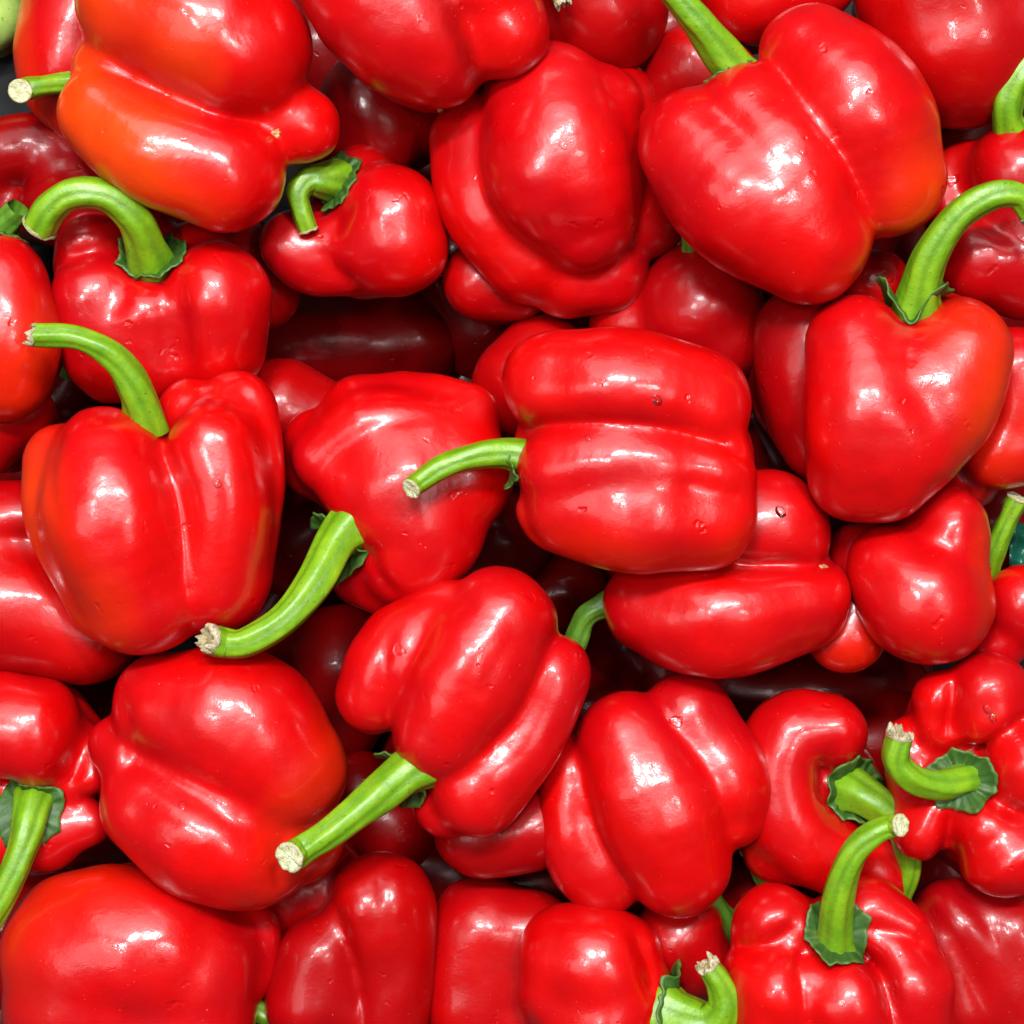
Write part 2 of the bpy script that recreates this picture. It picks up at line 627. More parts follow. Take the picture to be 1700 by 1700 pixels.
def surface_point(f, px, py, ztop=400.0):
    """where the sight line through this spot of the picture meets the pepper"""
    z = ztop
    for _ in range(90):
        p = np.array([W(px, py, z)[:3]])
        d = float(f(p)[0])
        if d < 0.4:
            gg = f.grad(p)[0]
            return p[0], gg / np.linalg.norm(gg)
        z -= max(d * 0.8, 0.6)
        if z < -900:
            break
    return None, None


def add_scar(root, org, f, scar, z0, rng):
    x, y, r = scar
    p, n = surface_point(f, x, y)
    if p is None:
        return
    V, F, rb = [], [], []
    u = np.cross(n, [0.3, 0.2, 1.0]); u /= np.linalg.norm(u)
    v = np.cross(n, u)
    NS = 18
    prof = [(1.0, -2.0), (0.9, 1.5), (0.6, 3.0), (0.3, 1.0), (0.0, 4.0)]
    jag = [rng.uniform(0.65, 1.3) for _ in range(NS)]
    for (a, hh) in prof:
        for j in range(NS):
            t = 2 * math.pi * j / NS
            V.append(p + r * a * jag[j] * (math.cos(t) * u + math.sin(t) * v) + n * hh * (0.5 + 0.7 * jag[j]))
            rb.append(0.0)
    for i in range(len(prof) - 1):
        for j in range(NS):
            a, b = i * NS + j, i * NS + (j + 1) % NS
            F.append((a, b, b + NS, a + NS))
    mesh_obj('blossom_scar', V, F, SCAR, root, org, {'rib': rb})


# ------------------------------------------------------------------ the setting
def ground():
    m, nt, p = new_mat("black_tray_plastic")
    tc = nt.nodes.new("ShaderNodeTexCoord")
    n = noise(nt, tc.outputs["Object"], 60, 4)
    nt.links.new(ramp(nt, n, [(0.3, (0.004, 0.004, 0.004, 1)), (0.7, (0.014, 0.014, 0.014, 1))]), p.inputs["Base Color"])
    p.inputs["Roughness"].default_value = 0.8
    p.inputs["Specular IOR Level"].default_value = 0.2
    V = [(-1500, -1500, -860), (1500, -1500, -860), (1500, 1500, -860), (-1500, 1500, -860)]
    o = mesh_obj('display_floor', V, [(0, 1, 2, 3)], m)
    o['kind'] = 'structure'
    return m


TRAYMAT = ground()

# every entry: z0, lobes [(x, y, z, r) ...], and the rest; x y as read in the photograph, z and r in the same unit
FURROWS = {
    'dull dark pink pepper at the left edge under': [([(-10,300),(60,292),(150,270)],22,12)],
    'red pepper with a thick arched': [([(300,440),(298,500),(305,560),(310,630)],14,13),([(95,425),(140,410),(190,400)],14,9),([(215,450),(205,480),(200,520)],6,10)],
    'big red pepper left of centre with': [([(100,702),(82,770),(92,850)],10,10),([(365,618),(410,670),(440,760),(447,860),(430,950)],12,9)],
    'long pale-lit': [([(-20,893),(60,893),(140,912)],20,9)],
    's-shaped little': [([(525,395),(545,430),(575,455),(610,490)],20,11),([(590,330),(560,360),(540,400)],12,10)],
    'smooth red pepper bottom hanging': [([(775,0),(785,70),(795,150)],14,16)],
    'plump red pepper at upper centre': [([(925,330),(945,380),(955,420)],5,12)],
    'red pepper at the right edge with a thick green stem': [([(1610,225),(1612,300),(1650,370),(1700,400)],26,11)],
    'smooth heart-shaped': [([(1585,515),(1620,530),(1660,540)],7,9),([(1524,500),(1520,560),(1505,620)],16,15),([(1500,530),(1480,560),(1470,610)],6,20)],
    'glossy wet red pepper in the centre': [([(842,742),(890,708),(950,700),(1050,702),(1130,716),(1200,738),(1250,765)],18,9),([(842,800),(870,830),(880,880),(920,925)],14,8),([(1120,800),(1180,812),(1250,835)],8,14)],
    'folded red pepper left of the centre': [([(500,850),(520,800),(545,765),(590,728),(650,700),(720,690)],10,14),([(480,700),(560,645),(640,632),(740,650),(800,655)],9,12),([(610,905),(625,950),(660,995)],12,9)],
    'pink-lit red pepper right of centre': [([(1180,925),(1240,940),(1300,938),(1366,941),(1400,925)],30,10)],
    'rounded red pepper at right below': [([(1480,850),(1520,858),(1545,885)],22,14)],
    'red pepper below the centre with side folds': [([(650,1050),(632,1120),(640,1190),(655,1260)],12,11),([(850,1060),(820,1110),(790,1170)],5,14)],
    'broad lumpy red pepper at lower left': [([(180,1290),(225,1272),(290,1305),(350,1335),(410,1375),(470,1390),(540,1405)],12,12),([(195,1150),(208,1200),(215,1250),(195,1300)],10,10),([(470,1390),(460,1440),(455,1490)],16,10)],
    'red pepper with shiny broad side': [([(360,1500),(410,1545),(430,1600),(435,1680)],24,9)],
    'red pepper at the left edge with a green stem hanging': [([(160,1150),(130,1220),(112,1290),(95,1320)],24,9),([(110,1335),(140,1335),(180,1340)],18,7),([(-20,1312),(20,1310)],16,8)],
    'ridged dark red': [([(545,1500),(572,1560),(590,1640),(600,1710)],16,8),([(600,1440),(620,1500),(612,1570)],8,8)],
    'tall three-lobed': [([(1080,1260),(1110,1340),(1150,1430)],4,12)],
    'many-lobed': [([(1585,1235),(1590,1190),(1600,1130)],22,8),([(1640,1255),(1680,1215),(1720,1190)],24,9),([(1640,1325),(1670,1345),(1720,1360)],20,9),([(1590,1350),(1590,1400),(1580,1460)],24,9),([(1540,1320),(1500,1325),(1470,1320)],14,8),([(1550,1260),(1530,1225),(1520,1180)],14,8)],
    'squat red pepper at bottom right': [([(1330,1540),(1290,1580),(1215,1600)],24,10),([(1345,1590),(1330,1620),(1345,1700)],16,9),([(1430,1590),(1470,1625),(1490,1700)],22,9),([(1440,1550),(1500,1560),(1560,1590)],18,10),([(1370,1500),(1365,1480),(1360,1450)],18,10)],
    'dull red pepper with long furrows': [([(1510,1480),(1590,1570),(1650,1710)],15,9),([(1590,1475),(1640,1530),(1690,1620)],11,9)],
    'round red pepper at the bottom edge': [([(1055,1560),(1075,1610),(1085,1660)],14,8)],
    'bent red pepper at lower right': [([(1390,1240),(1370,1290),(1375,1340),(1400,1370)],18,12)],
}


def B(name, label, z0, lobes, **kw):
    for key, fu in FURROWS.items():
        if key in label:
            kw['furrows'] = fu
    return build_pepper(name, label, z0, lobes, **kw)


# --- top left
B('bell_pepper', 'large orange-tinged red pepper at top left, its cut stem pointing left', 30,
  [[(245, 5, -5, 118), (330, 40, 10, 128), (390, 80, 0, 126)],
   [(172, 192, -6, 74), (265, 252, 8, 92), (375, 292, -5, 96)],
   [(400, 190, -75, 84), (470, 200, -62, 72), (503, 208, -55, 61)]],
  core=[(215, 130, -35, 105), (340, 180, -50, 130)],
  stem=[(180, 135, -70, 26), (115, 138, -60, 21), (70, 143, -40, 19), (40, 149, -25, 21), (34, 151, 2, 21)],
  orange=(-0.8, 0.3, 0.9, 0.85), scar=(458, 221, 8), h=6.5, k=6, smooth=7)
B('bell_pepper', 'pinkish red pepper half hidden behind the top-left stem end', -130,
  [[(140, 20, 0, 100), (122, 110, 0, 97), (140, 190, -10, 62)], [(200, 60, -30, 90), (200, 170, -30, 80)]], deep=0.15, h=8, orange=(-1, 0, -0.2, 0.6))
B('bell_pepper', 'dull dark pink pepper at the left edge under the bent green stem', -170,
  [[(-20, 270, 0, 70), (60, 250, 0, 65), (130, 270, -20, 60)], [(110, 330, 10, 86), (170, 350, 0, 80)], [(20, 340, -40, 60)]], deep=0.75, h=8)
B('bell_pepper', 'red pepper with a thick arched stem above ruffled calyx, upper left', -80,
  [[(160, 495, 0, 76), (175, 560, -25, 84), (190, 600, -50, 70)],
   [(240, 525, 10, 70), (250, 590, -20, 82)],
   [(355, 495, 10, 92), (352, 570, -25, 90)],
   [(150, 415, -25, 62), (140, 440, -35, 55)],
   [(330, 425, -60, 62)], [(240, 380, -75, 50)]],
  core=[(250, 530, -70, 100), (250, 560, -110, 120)],
  stem=[(252, 438, 20, 47), (243, 410, 55, 37), (222, 362, 95, 33), (175, 325, 120, 30), (120, 322, 125, 29), (85, 345, 115, 30), (66, 376, 95, 33)],
  calyx=(252, 420, 35, 66, (0.0, -0.35, 1)), curl=8, cut='pale', h=6, seed=11)
B('bell_pepper', 'bright red pepper cut off by the left edge, above the paler long pepper', -40,
  [[(-10, 480, 0, 92), (8, 560, 10, 94), (5, 620, -10, 84)], [(-60, 520, 0, 90)]],
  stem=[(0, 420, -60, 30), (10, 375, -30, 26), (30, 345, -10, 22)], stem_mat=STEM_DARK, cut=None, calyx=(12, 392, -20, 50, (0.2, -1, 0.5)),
  h=8, orange=(0.6, 0.5, 0.3, 0.25))
B('bell_pepper', 'dark red pepper bottom at the left edge below the bright one', -150,
  [[(-10, 700, 0, 92), (40, 690, 0, 55)]], deep=0.4, h=9)
B('bell_pepper', 'big red pepper left of centre with a pale-tipped stem curving up left', 50,
  [[(175, 775, -5, 104), (190, 870, 10, 122), (235, 985, -15, 103)],
   [(358, 745, 0, 82), (380, 850, 0, 82), (358, 970, -28, 80)],
   [(395, 685, -62, 73), (403, 810, -45, 73), (370, 950, -60, 82)],
   [(102, 765, -40, 66), (118, 860, -40, 74), (190, 985, -45, 84)],
   [(320, 690, -85, 62)]],
  core=[(280, 850, -60, 150), (280, 950, -90, 120)],
  stem=[(245, 715, -10, 42), (232, 665, 20, 36), (212, 622, 45, 29), (178, 585, 65, 26), (125, 560, 75, 23), (58, 556, 72, 22)],
  cut='dry', orange=(-1.0, 0.4, -0.2, 0.5), h=6, k=6, smooth=8, seed=5)
B('bell_pepper', 'long pale-lit red pepper lying at the left edge, partly under the big pepper', -130,
  [[(-70, 1000, 0, 112), (40, 1010, 0, 112), (140, 1045, -10, 92)], [(-60, 880, 0, 82), (60, 880, -10, 80), (150, 900, -30, 75)]],
  deep=0.2, h=7)

# --- top middle
B('bell_pepper', 'red pepper with an s-shaped little green stem hanging in front, upper middle left', -120,
  [[(648, 368, 0, 97), (656, 402, 0, 92)],
   [(560, 415, 0, 56), (600, 425, 0, 74)],
   [(490, 405, -25, 58), (520, 432, -25, 58), (580, 440, -30, 52)],
   [(600, 300, -60, 62)]],
  core=[(585, 380, -80, 105)],
  stem=[(562, 300, 0, 40), (535, 300, 30, 34), (510, 300, 48, 26), (495, 322, 52, 22), (500, 350, 48, 19), (512, 382, 40, 18)],
  calyx=(558, 300, 10, 62, (-0.55, -0.15, 1)), cut='pale', h=6, seed=3)
B('bell_pepper', 'dim dark red pepper in the gap behind the small hanging stem', -230,
  [[(620, 170, 0, 90), (640, 230, 10, 66), (600, 250, -30, 70)], [(700, 180, -20, 80)]], deep=0.5, h=9)
B('bell_pepper', 'smooth red pepper bottom hanging in from the top edge, with a rough scuffed streak', 60,
  [[(610, -30, 0, 115), (660, 25, 10, 122), (722, 75, -5, 108)],
   [(780, -40, 0, 120), (800, 20, 0, 92), (830, 45, -5, 86)]], scar=(732, 183, 5), streak=([(742, 0), (765, 80), (795, 140)], 20, 0.55), h=6.5, orange=(0, -1, 0.3, 0.2))
B('bell_pepper', 'plump red pepper at upper centre with four broad folded lobes and water on it', -40,
  [[(912, 182, 0, 112), (930, 280, 12, 131), (962, 355, 0, 97)],
   [(990, 180, -5, 75), (1000, 300, 0, 66)],
   [(803, 240, -66, 89), (810, 335, -62, 85), (878, 424, -72, 80)],
   [(1020, 180, -92, 78), (1050, 270, -92, 82), (1058, 355, -95, 80)],
   [(950, 450, -95, 80), (1005, 450, -95, 74)]],
  core=[(940, 280, -110, 150)], h=5.5, k=5, smooth=7, seed=8)
B('bell_pepper', 'small dark red lobe peeking out below the plump upper centre pepper', -190,
  [[(800, 468, 0, 66), (860, 480, 0, 55)]], h=8, deep=0.3)
B('bell_pepper', 'dull red pepper at the top edge between two brighter ones', -90,
  [[(960, -30, 0, 125), (1000, 10, 0, 112)], [(880, 0, -10, 110)]], deep=0.45, h=7.5,
  stem=[(905, -90, 120, 24), (922, -40, 160, 20), (934, 2, 165, 16)], cut='dry')
B('bell_pepper', 'large red pepper at upper right with two long lobes and a thick bright stem', 100,
  [[(1150, 240, -20, 92), (1235, 330, 5, 118), (1340, 400, -15, 105)],
   [(1245, 195, 0, 88), (1300, 290, 15, 105), (1350, 385, -5, 100)],
   [(1345, 90, -15, 86), (1425, 180, 0, 118), (1468, 295, -20, 101)],
   [(1095, 205, -50, 36)]],
  core=[(1330, 260, -70, 150), (1370, 300, -90, 130)],
  stem=[(1250, 150, -40, 52), (1212, 105, -10, 39), (1170, 50, 25, 32), (1130, 0, 45, 30), (1090, -60, 60, 32)],
  calyx=(1215, 125, -25, 52, (-0.7, -0.8, 0.5)), orange=(1.0, 0.3, -0.5, 0.45), cut='pale', h=6, k=5, smooth=7, seed=21)
B('bell_pepper', 'red pepper peeping out behind the thick bright stem at top right', -120,
  [[(1150, 115, 0, 76), (1190, 130, 5, 70)], [(1120, 160, -30, 60)]], deep=0.25, h=8)
B('bell_pepper', 'pink-lit red pepper cropped by the top edge, right of the thick stem', -90,
  [[(1250, -20, 0, 95), (1340, -40, 10, 84)]], h=8)
B('bell_pepper', 'big dull pink-red pepper filling the top right corner', -60,
  [[(1570, -10, 0, 150), (1590, 70, 0, 142)], [(1690, 40, -10, 130)]], deep=0.35, h=7)
B('bell_pepper', 'red pepper at the right edge with a thick green stem rising off frame', -60,
  [[(1685, 290, 10, 88), (1720, 380, 0, 90)], [(1640, 420, -10, 100), (1700, 440, -15, 92)], [(1605, 280, -55, 52), (1590, 340, -50, 55)]],
  stem=[(1680, 225, 35, 36), (1672, 190, 60, 29), (1680, 145, 80, 27), (1712, 105, 90, 26), (1750, 80, 90, 26)], cut=None, h=7, deep=0.15)
B('bell_pepper', 'smooth heart-shaped red pepper at right under a tall arched green stem', 50,
  [[(1425, 580, -5, 92), (1440, 690, 15, 108), (1425, 785, -15, 84)],
   [(1592, 582, -5, 92), (1550, 680, 5, 101), (1470, 785, -10, 84)],
   [(1500, 620, 5, 100), (1480, 740, 10, 100)],
   [(1560, 545, -70, 60)]],
  core=[(1500, 640, -50, 130), (1470, 720, -70, 120)],
  stem=[(1522, 520, -5, 46), (1527, 485, 20, 38), (1545, 425, 50, 34), (1590, 360, 80, 30), (1645, 325, 95, 26), (1690, 325, 90, 25), (1712, 356, 80, 24)],
  calyx=(1518, 497, 0, 68, (0.0, -1, 0.55)), curl=26, orange=(1.0, 0.1, 0.1, 0.5), h=6, seed=31, cut='dry')
B('bell_pepper', 'shaded deep red pepper tucked behind the left side of the heart-shaped one', -60,
  [[(1345, 560, 0, 92), (1332, 650, 0, 78), (1360, 740, -20, 66)]], deep=0.5, h=8)
B('bell_pepper', 'small red top showing between the arched stem and the two-lobed pepper', -110,
  [[(1450, 470, 0, 62)]], h=9, deep=0.2)
B('bell_pepper', 'orange-red pepper at the right edge below the arched stem pepper', -60,
  [[(1685, 620, 0, 76), (1690, 680, 0, 70)], [(1660, 745, -5, 66), (1705, 740, -10, 66)]], h=8, orange=(0.2, 0.3, 1, 0.25))
B('bell_pepper', 'round dark red pepper in shade below the plump upper centre one', -150,
  [[(1165, 510, 0, 108), (1190, 550, -10, 92)], [(1050, 540, -40, 72)]], deep=0.25, h=7.5,
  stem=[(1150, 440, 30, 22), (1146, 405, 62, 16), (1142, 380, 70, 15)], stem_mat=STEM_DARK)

# --- centre
B('bell_pepper', 'glossy wet red pepper in the centre lying on its side, short stem to the left', 90,
  [[(928, 640, -5, 96), (1045, 652, 10, 108), (1152, 675, -5, 99)],
   [(935, 772, 0, 84), (1050, 768, 12, 94), (1168, 782, 5, 90)],
   [(932, 845, -15, 80), (1050, 850, 5, 100), (1160, 850, -10, 97)]],
  core=[(960, 745, -60, 120), (1130, 760, -60, 130)],
  stem=[(880, 762, -5, 36), (840, 753, 5, 28), (790, 757, 15, 25), (735, 775, 22, 23), (694, 802, 28, 20), (683, 811, 38, 19)],
  calyx=(868, 768, -5, 40, (-1, 0.2, 0.25)), curl=10, cut='pale', h=5.5, k=8, smooth=8, seed=13, orange=(0, 1, -0.6, 0.25))
B('bell_pepper', 'folded red pepper left of the centre, its long thick stem reaching lower left', -50,
  [[(600, 690, -30, 72), (700, 690, -35, 72), (770, 690, -20, 56)],
   [(545, 765, 0, 64), (610, 720, 10, 74), (700, 730, 0, 84)],
   [(606, 800, 10, 76), (680, 800, 20, 86), (760, 790, 0, 90)],
   [(650, 850, 10, 82), (705, 875, 5, 96), (684, 925, -8, 86)],
   [(520, 740, -50, 58), (510, 780, -60, 45)],
   [(610, 950, -70, 58), (640, 975, -65, 48)]],
  core=[(660, 810, -60, 120), (730, 810, -70, 110)],
  stem=[(590, 868, 25, 54), (558, 900, 50, 40), (520, 970, 90, 34), (470, 1030, 115, 30), (410, 1066, 122, 29), (372, 1068, 122, 29), (350, 1062, 138, 27)],
  calyx=(572, 888, 5, 66, (-1, 0.9, 0.4)), curl=14, cut='dry', h=5.5, k=12, seed=17)
B('bell_pepper', 'pink-lit red pepper right of centre, lying beneath the glossy wet one', -50,
  [[(1085, 1000, 0, 84), (1190, 1020, 15, 112), (1308, 990, 0, 102)],
   [(1190, 880, 0, 96), (1278, 880, 0, 100)]],
  stem=[(1040, 985, -40, 30), (1005, 1003, -40, 23), (972, 1025, -45, 22), (955, 1070, -60, 22)], stem_mat=STEM_DARK, cut=None,
  scar=(1366, 941, 9), h=6, k=11, seed=19)
B('bell_pepper', 'rounded red pepper at right below the heart-shaped one, with stubby side lobe', -40,
  [[(1488, 945, 0, 84), (1530, 998, 10, 105), (1560, 1005, 0, 87)],
   [(1566, 884, -10, 80), (1590, 950, -5, 56), (1578, 1005, 0, 66)]],
  h=6.5, orange=(1.0, 0.2, -0.2, 0.45), seed=23)
B('bell_pepper', 'orange-red lobe squeezed between two peppers right of centre', -120,
  [[(1430, 920, 0, 55), (1420, 1000, 0, 56), (1405, 1052, 0, 66)]], h=8, orange=(0, 0.6, 0.5, 0.15))

# --- lower half
B('bell_pepper', 'red pepper below the centre with side folds and a straight stem to lower left', 10,
  [[(828, 1036, 5, 94), (782, 1112, 12, 108), (728, 1213, 5, 88)],
   [(870, 1030, -10, 56), (850, 1060, 0, 60)],
   [(625, 1155, -25, 68), (665, 1085, -15, 78), (740, 1030, -20, 70)],
   [(917, 1118, -22, 67), (872, 1224, -18, 68), (795, 1306, -20, 84)],
   [(745, 1330, -60, 62)]],
  core=[(790, 1120, -60, 130), (760, 1210, -70, 110)],
  stem=[(700, 1268, 20, 52), (665, 1290, 35, 40), (610, 1335, 60, 33), (550, 1380, 82, 30), (500, 1411, 90, 29), (482, 1422, 112, 28)],
  calyx=(672, 1285, -5, 60, (-1, 0.8, 0.4)), curl=18, cut='pale', h=5.5, k=6, smooth=7, seed=29)
B('bell_pepper', 'broad lumpy red pepper at lower left, touched by the pale round stem end', -40,
  [[(285, 1180, 0, 100), (390, 1200, 10, 126), (465, 1275, 0, 112)],
   [(195, 1235, -20, 50), (230, 1270, 0, 60)],
   [(265, 1330, 0, 98), (350, 1385, 10, 118), (420, 1400, -10, 108)],
   [(495, 1385, -60, 82)]],
  core=[(370, 1290, -50, 165)],
  orange=(1, 0.3, -0.2, 0.3), h=6, k=7, smooth=8, seed=37)
B('bell_pepper', 'red pepper with shiny broad side in the bottom left corner', -110,
  [[(135, 1575, 0, 130), (230, 1570, 15, 132), (310, 1600, 0, 122)],
   [(120, 1670, 10, 112), (320, 1690, 0, 105)],
   [(395, 1560, -45, 72), (400, 1600, -50, 66)]],
  core=[(230, 1620, -40, 160)], orange=(-1, -0.8, -0.2, 0.2), h=6.5, seed=41,
  stem=[(400, 1660, -60, 26), (440, 1685, -60, 20), (500, 1720, -60, 20)])
B('bell_pepper', 'red pepper at the left edge with a green stem hanging down from ruffled calyx', -100,
  [[(10, 1205, 0, 95), (50, 1215, 0, 94)],
   [(135, 1240, -30, 56), (138, 1290, -15, 52)],
   [(150, 1365, -25, 38), (110, 1370, -30, 45)],
   [(70, 1385, -40, 64), (-20, 1380, -40, 60)]],
  core=[(60, 1300, -80, 110)],
  stem=[(60, 1325, -5, 42), (54, 1345, 25, 34), (42, 1395, 50, 30), (22, 1450, 60, 27), (-10, 1515, 60, 25), (-50, 1570, 60, 25)],
  calyx=(52, 1340, 10, 66, (-0.1, 0.5, 1)), h=6.5, seed=43, cut='pale')
B('bell_pepper', 'dull pink pepper deep at the left edge above the bottom left corner one', -270,
  [[(0, 1560, 0, 110), (80, 1540, 0, 95)]], deep=0.6, h=9)
B('bell_pepper', 'ridged dark red pepper standing upright at bottom, right of the corner one', -160,
  [[(632, 1505, 0, 92), (650, 1600, 0, 76), (640, 1700, -10, 70)],
   [(530, 1590, 0, 72), (515, 1660, 0, 76)],
   [(590, 1560, -20, 70), (575, 1660, -10, 66)]],
  h=6.5, k=9, deep=0.4, seed=47)
B('bell_pepper', 'pale pink-lit pepper deep under the broad lumpy one', -260,
  [[(520, 1470, 0, 90), (480, 1500, 0, 70)]], deep=0.4, h=9)
B('bell_pepper', 'smooth deep red pepper at bottom centre behind the one with a curled stem', -230,
  [[(800, 1545, 0, 92), (785, 1660, 0, 88)], [(880, 1560, 5, 82), (885, 1680, 0, 84)]], deep=0.3, h=7)
B('bell_pepper', 'dark red pepper end showing just under the straight-stemmed pepper', -150,
  [[(790, 1385, 0, 72), (880, 1370, 0, 74)]], deep=0.4, h=8)
B('bell_pepper', 'tall three-lobed red pepper just below and right of the centre', -80,
  [[(1046, 1235, 0, 88), (1088, 1330, 12, 107), (1125, 1430, 0, 94)],
   [(1140, 1190, -22, 76), (1200, 1290, -14, 79), (1207, 1345, -20, 68)],
   [(953, 1285, -38, 62), (958, 1390, -34, 69), (1002, 1460, -38, 62)]],
  core=[(1070, 1310, -70, 125)], h=5.5, k=5, smooth=7, seed=53)
B('bell_pepper', 'bent red pepper at lower right whose green stem passes behind the arched one', -140,
  [[(1375, 1214, 5, 68), (1315, 1225, 0, 77), (1298, 1300, 5, 74), (1328, 1380, 5, 76), (1385, 1420, -5, 66)],
   [(1300, 1400, -40, 70), (1250, 1300, -40, 70)],
   [(1450, 1440, -30, 66), (1480, 1400, -40, 50)]],
  core=[(1370, 1300, -20, 66), (1400, 1312, -48, 76), (1380, 1310, -110, 90)],
  stem=[(1405, 1310, -15, 52), (1428, 1318, 12, 42), (1470, 1345, 30, 33), (1502, 1385, 25, 27), (1508, 1440, 10, 25), (1492, 1490, -20, 24)],
  calyx=(1422, 1312, 10, 70, (0.35, -0.1, 1)), curl=10, h=5.5, seed=59, cut='pale')
B('bell_pepper', 'many-lobed red pepper at right edge, its curled stem ending in a dry ragged tip', -60,
  [[(1565, 1165, -15, 58), (1560, 1200, -15, 50)],
   [(1640, 1160, 0, 78), (1650, 1190, 10, 66)],
   [(1715, 1270, 5, 82), (1720, 1300, 5, 80)],
   [(1665, 1400, 0, 90), (1640, 1370, 5, 68)],
   [(1540, 1375, -20, 58), (1560, 1350, -10, 52)],
   [(1510, 1230, -40, 44), (1520, 1300, -45, 48)]],
  core=[(1610, 1290, -82, 135)],
  stem=[(1610, 1292, -5, 36), (1597, 1295, 30, 30), (1560, 1303, 55, 28), (1515, 1293, 70, 28), (1488, 1262, 80, 26), (1494, 1222, 90, 25)],
  calyx=(1592, 1292, 5, 64, (-0.1, 0, 1)), curl=6, cut='dry', h=5.5, k=10, seed=61)
B('bell_pepper', 'squat red pepper at bottom right with an arching pale-tipped stem and star calyx', -30,
  [[(1290, 1545, -30, 78), (1265, 1600, -15, 62)],
   [(1440, 1525, -30, 74), (1490, 1560, -15, 70)],
   [(1300, 1640, 0, 86), (1290, 1700, -20, 80)],
   [(1405, 1660, 15, 84), (1405, 1710, 0, 90)],
   [(1505, 1640, 0, 82), (1510, 1700, -20, 80)]],
  core=[(1400, 1640, -70, 130), (1400, 1690, -90, 130)],
  stem=[(1388, 1585, 5, 44), (1387, 1550, 30, 35), (1392, 1485, 70, 29), (1415, 1420, 100, 26), (1450, 1385, 112, 24), (1480, 1371, 116, 22), (1494, 1370, 130, 20)],
  calyx=(1386, 1552, 20, 66, (0, -0.5, 1)), curl=10, cut='pale', h=5.5, k=10, seed=67)
B('bell_pepper', 'dull red pepper with long furrows in the bottom right corner', -150,
  [[(1590, 1540, 0, 85), (1600, 1660, 0, 80)], [(1670, 1560, 0, 92), (1720, 1680, -5, 95)]], deep=0.4, h=7, k=9, wob=1.2)
B('bell_pepper', 'round red pepper at the bottom edge with a curled green stem at its right', -100,
  [[(950, 1590, 0, 88), (985, 1600, 10, 96), (1010, 1650, 5, 90)],
   [(930, 1650, -10, 72), (990, 1700, 0, 100)], [(1030, 1592, -5, 74), (1062, 1650, 0, 60)]],
  core=[(980, 1640, -60, 110)],
  stem=[(1100, 1682, 20, 58), (1130, 1692, 40, 50), (1178, 1700, 58, 42), (1204, 1672, 72, 33), (1196, 1635, 82, 26), (1176, 1604, 90, 22)],
  calyx=(1108, 1668, 10, 84, (1, 0.35, 0.5)), curl=14, cut='dry', h=5.5, seed=71)
B('bell_pepper', 'red pepper lobe wedged below the tall three-lobed one', -190,
  [[(1130, 1560, 0, 80), (1160, 1600, 0, 62)]], deep=0.3, h=8)

# --- right edge, small glimpses
B('bell_pepper', 'small red pepper at the right edge under the pale-tipped stem', -110,
  [[(1700, 1000, 0, 62), (1720, 1020, 0, 60)], [(1660, 1075, -30, 46)]], h=8,
  stem=[(1640, 960, -40, 22), (1650, 920, -10, 19), (1670, 870, 10, 19), (1690, 828, 25, 21)])
B('bell_pepper', 'narrow red strip of pepper wedged in under the orange-red edge pepper', -150,
  [[(1600, 790, 0, 60), (1580, 760, 0, 60)]], deep=0.2, h=9)

# --- deep ones in the gaps, shade painted into their maroon skins
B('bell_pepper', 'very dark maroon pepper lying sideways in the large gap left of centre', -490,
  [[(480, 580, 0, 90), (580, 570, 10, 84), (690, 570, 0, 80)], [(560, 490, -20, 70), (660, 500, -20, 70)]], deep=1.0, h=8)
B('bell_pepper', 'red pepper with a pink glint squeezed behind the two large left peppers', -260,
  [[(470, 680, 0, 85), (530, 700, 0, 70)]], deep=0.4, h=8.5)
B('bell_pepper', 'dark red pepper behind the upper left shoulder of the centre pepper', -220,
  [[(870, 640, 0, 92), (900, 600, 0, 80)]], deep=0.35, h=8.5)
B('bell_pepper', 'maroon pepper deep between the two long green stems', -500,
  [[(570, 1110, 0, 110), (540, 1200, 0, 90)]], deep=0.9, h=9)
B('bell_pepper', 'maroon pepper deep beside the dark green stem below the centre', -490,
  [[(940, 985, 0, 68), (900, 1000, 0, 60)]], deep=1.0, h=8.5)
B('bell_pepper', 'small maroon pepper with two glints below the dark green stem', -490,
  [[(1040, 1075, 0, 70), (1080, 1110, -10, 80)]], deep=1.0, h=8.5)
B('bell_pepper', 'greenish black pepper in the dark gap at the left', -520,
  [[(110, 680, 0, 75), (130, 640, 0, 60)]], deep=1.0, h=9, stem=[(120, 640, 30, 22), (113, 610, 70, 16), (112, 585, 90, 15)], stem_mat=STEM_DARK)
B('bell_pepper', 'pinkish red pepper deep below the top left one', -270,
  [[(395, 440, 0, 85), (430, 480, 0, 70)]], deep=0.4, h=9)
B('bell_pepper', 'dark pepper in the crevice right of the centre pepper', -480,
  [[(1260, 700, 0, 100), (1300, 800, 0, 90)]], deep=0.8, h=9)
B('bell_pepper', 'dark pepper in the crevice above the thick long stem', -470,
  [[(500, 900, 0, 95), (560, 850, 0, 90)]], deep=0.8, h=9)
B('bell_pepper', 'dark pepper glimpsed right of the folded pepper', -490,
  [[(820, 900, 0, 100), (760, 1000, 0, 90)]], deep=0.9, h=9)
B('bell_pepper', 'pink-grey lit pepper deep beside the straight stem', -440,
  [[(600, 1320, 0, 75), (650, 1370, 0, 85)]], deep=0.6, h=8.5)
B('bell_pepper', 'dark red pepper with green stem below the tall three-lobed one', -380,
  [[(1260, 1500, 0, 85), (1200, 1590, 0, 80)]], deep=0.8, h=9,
  stem=[(1232, 1560, 110, 28), (1210, 1535, 160, 24), (1185, 1502, 190, 23), (1165, 1450, 190, 22)], stem_mat=STEM_DARK)
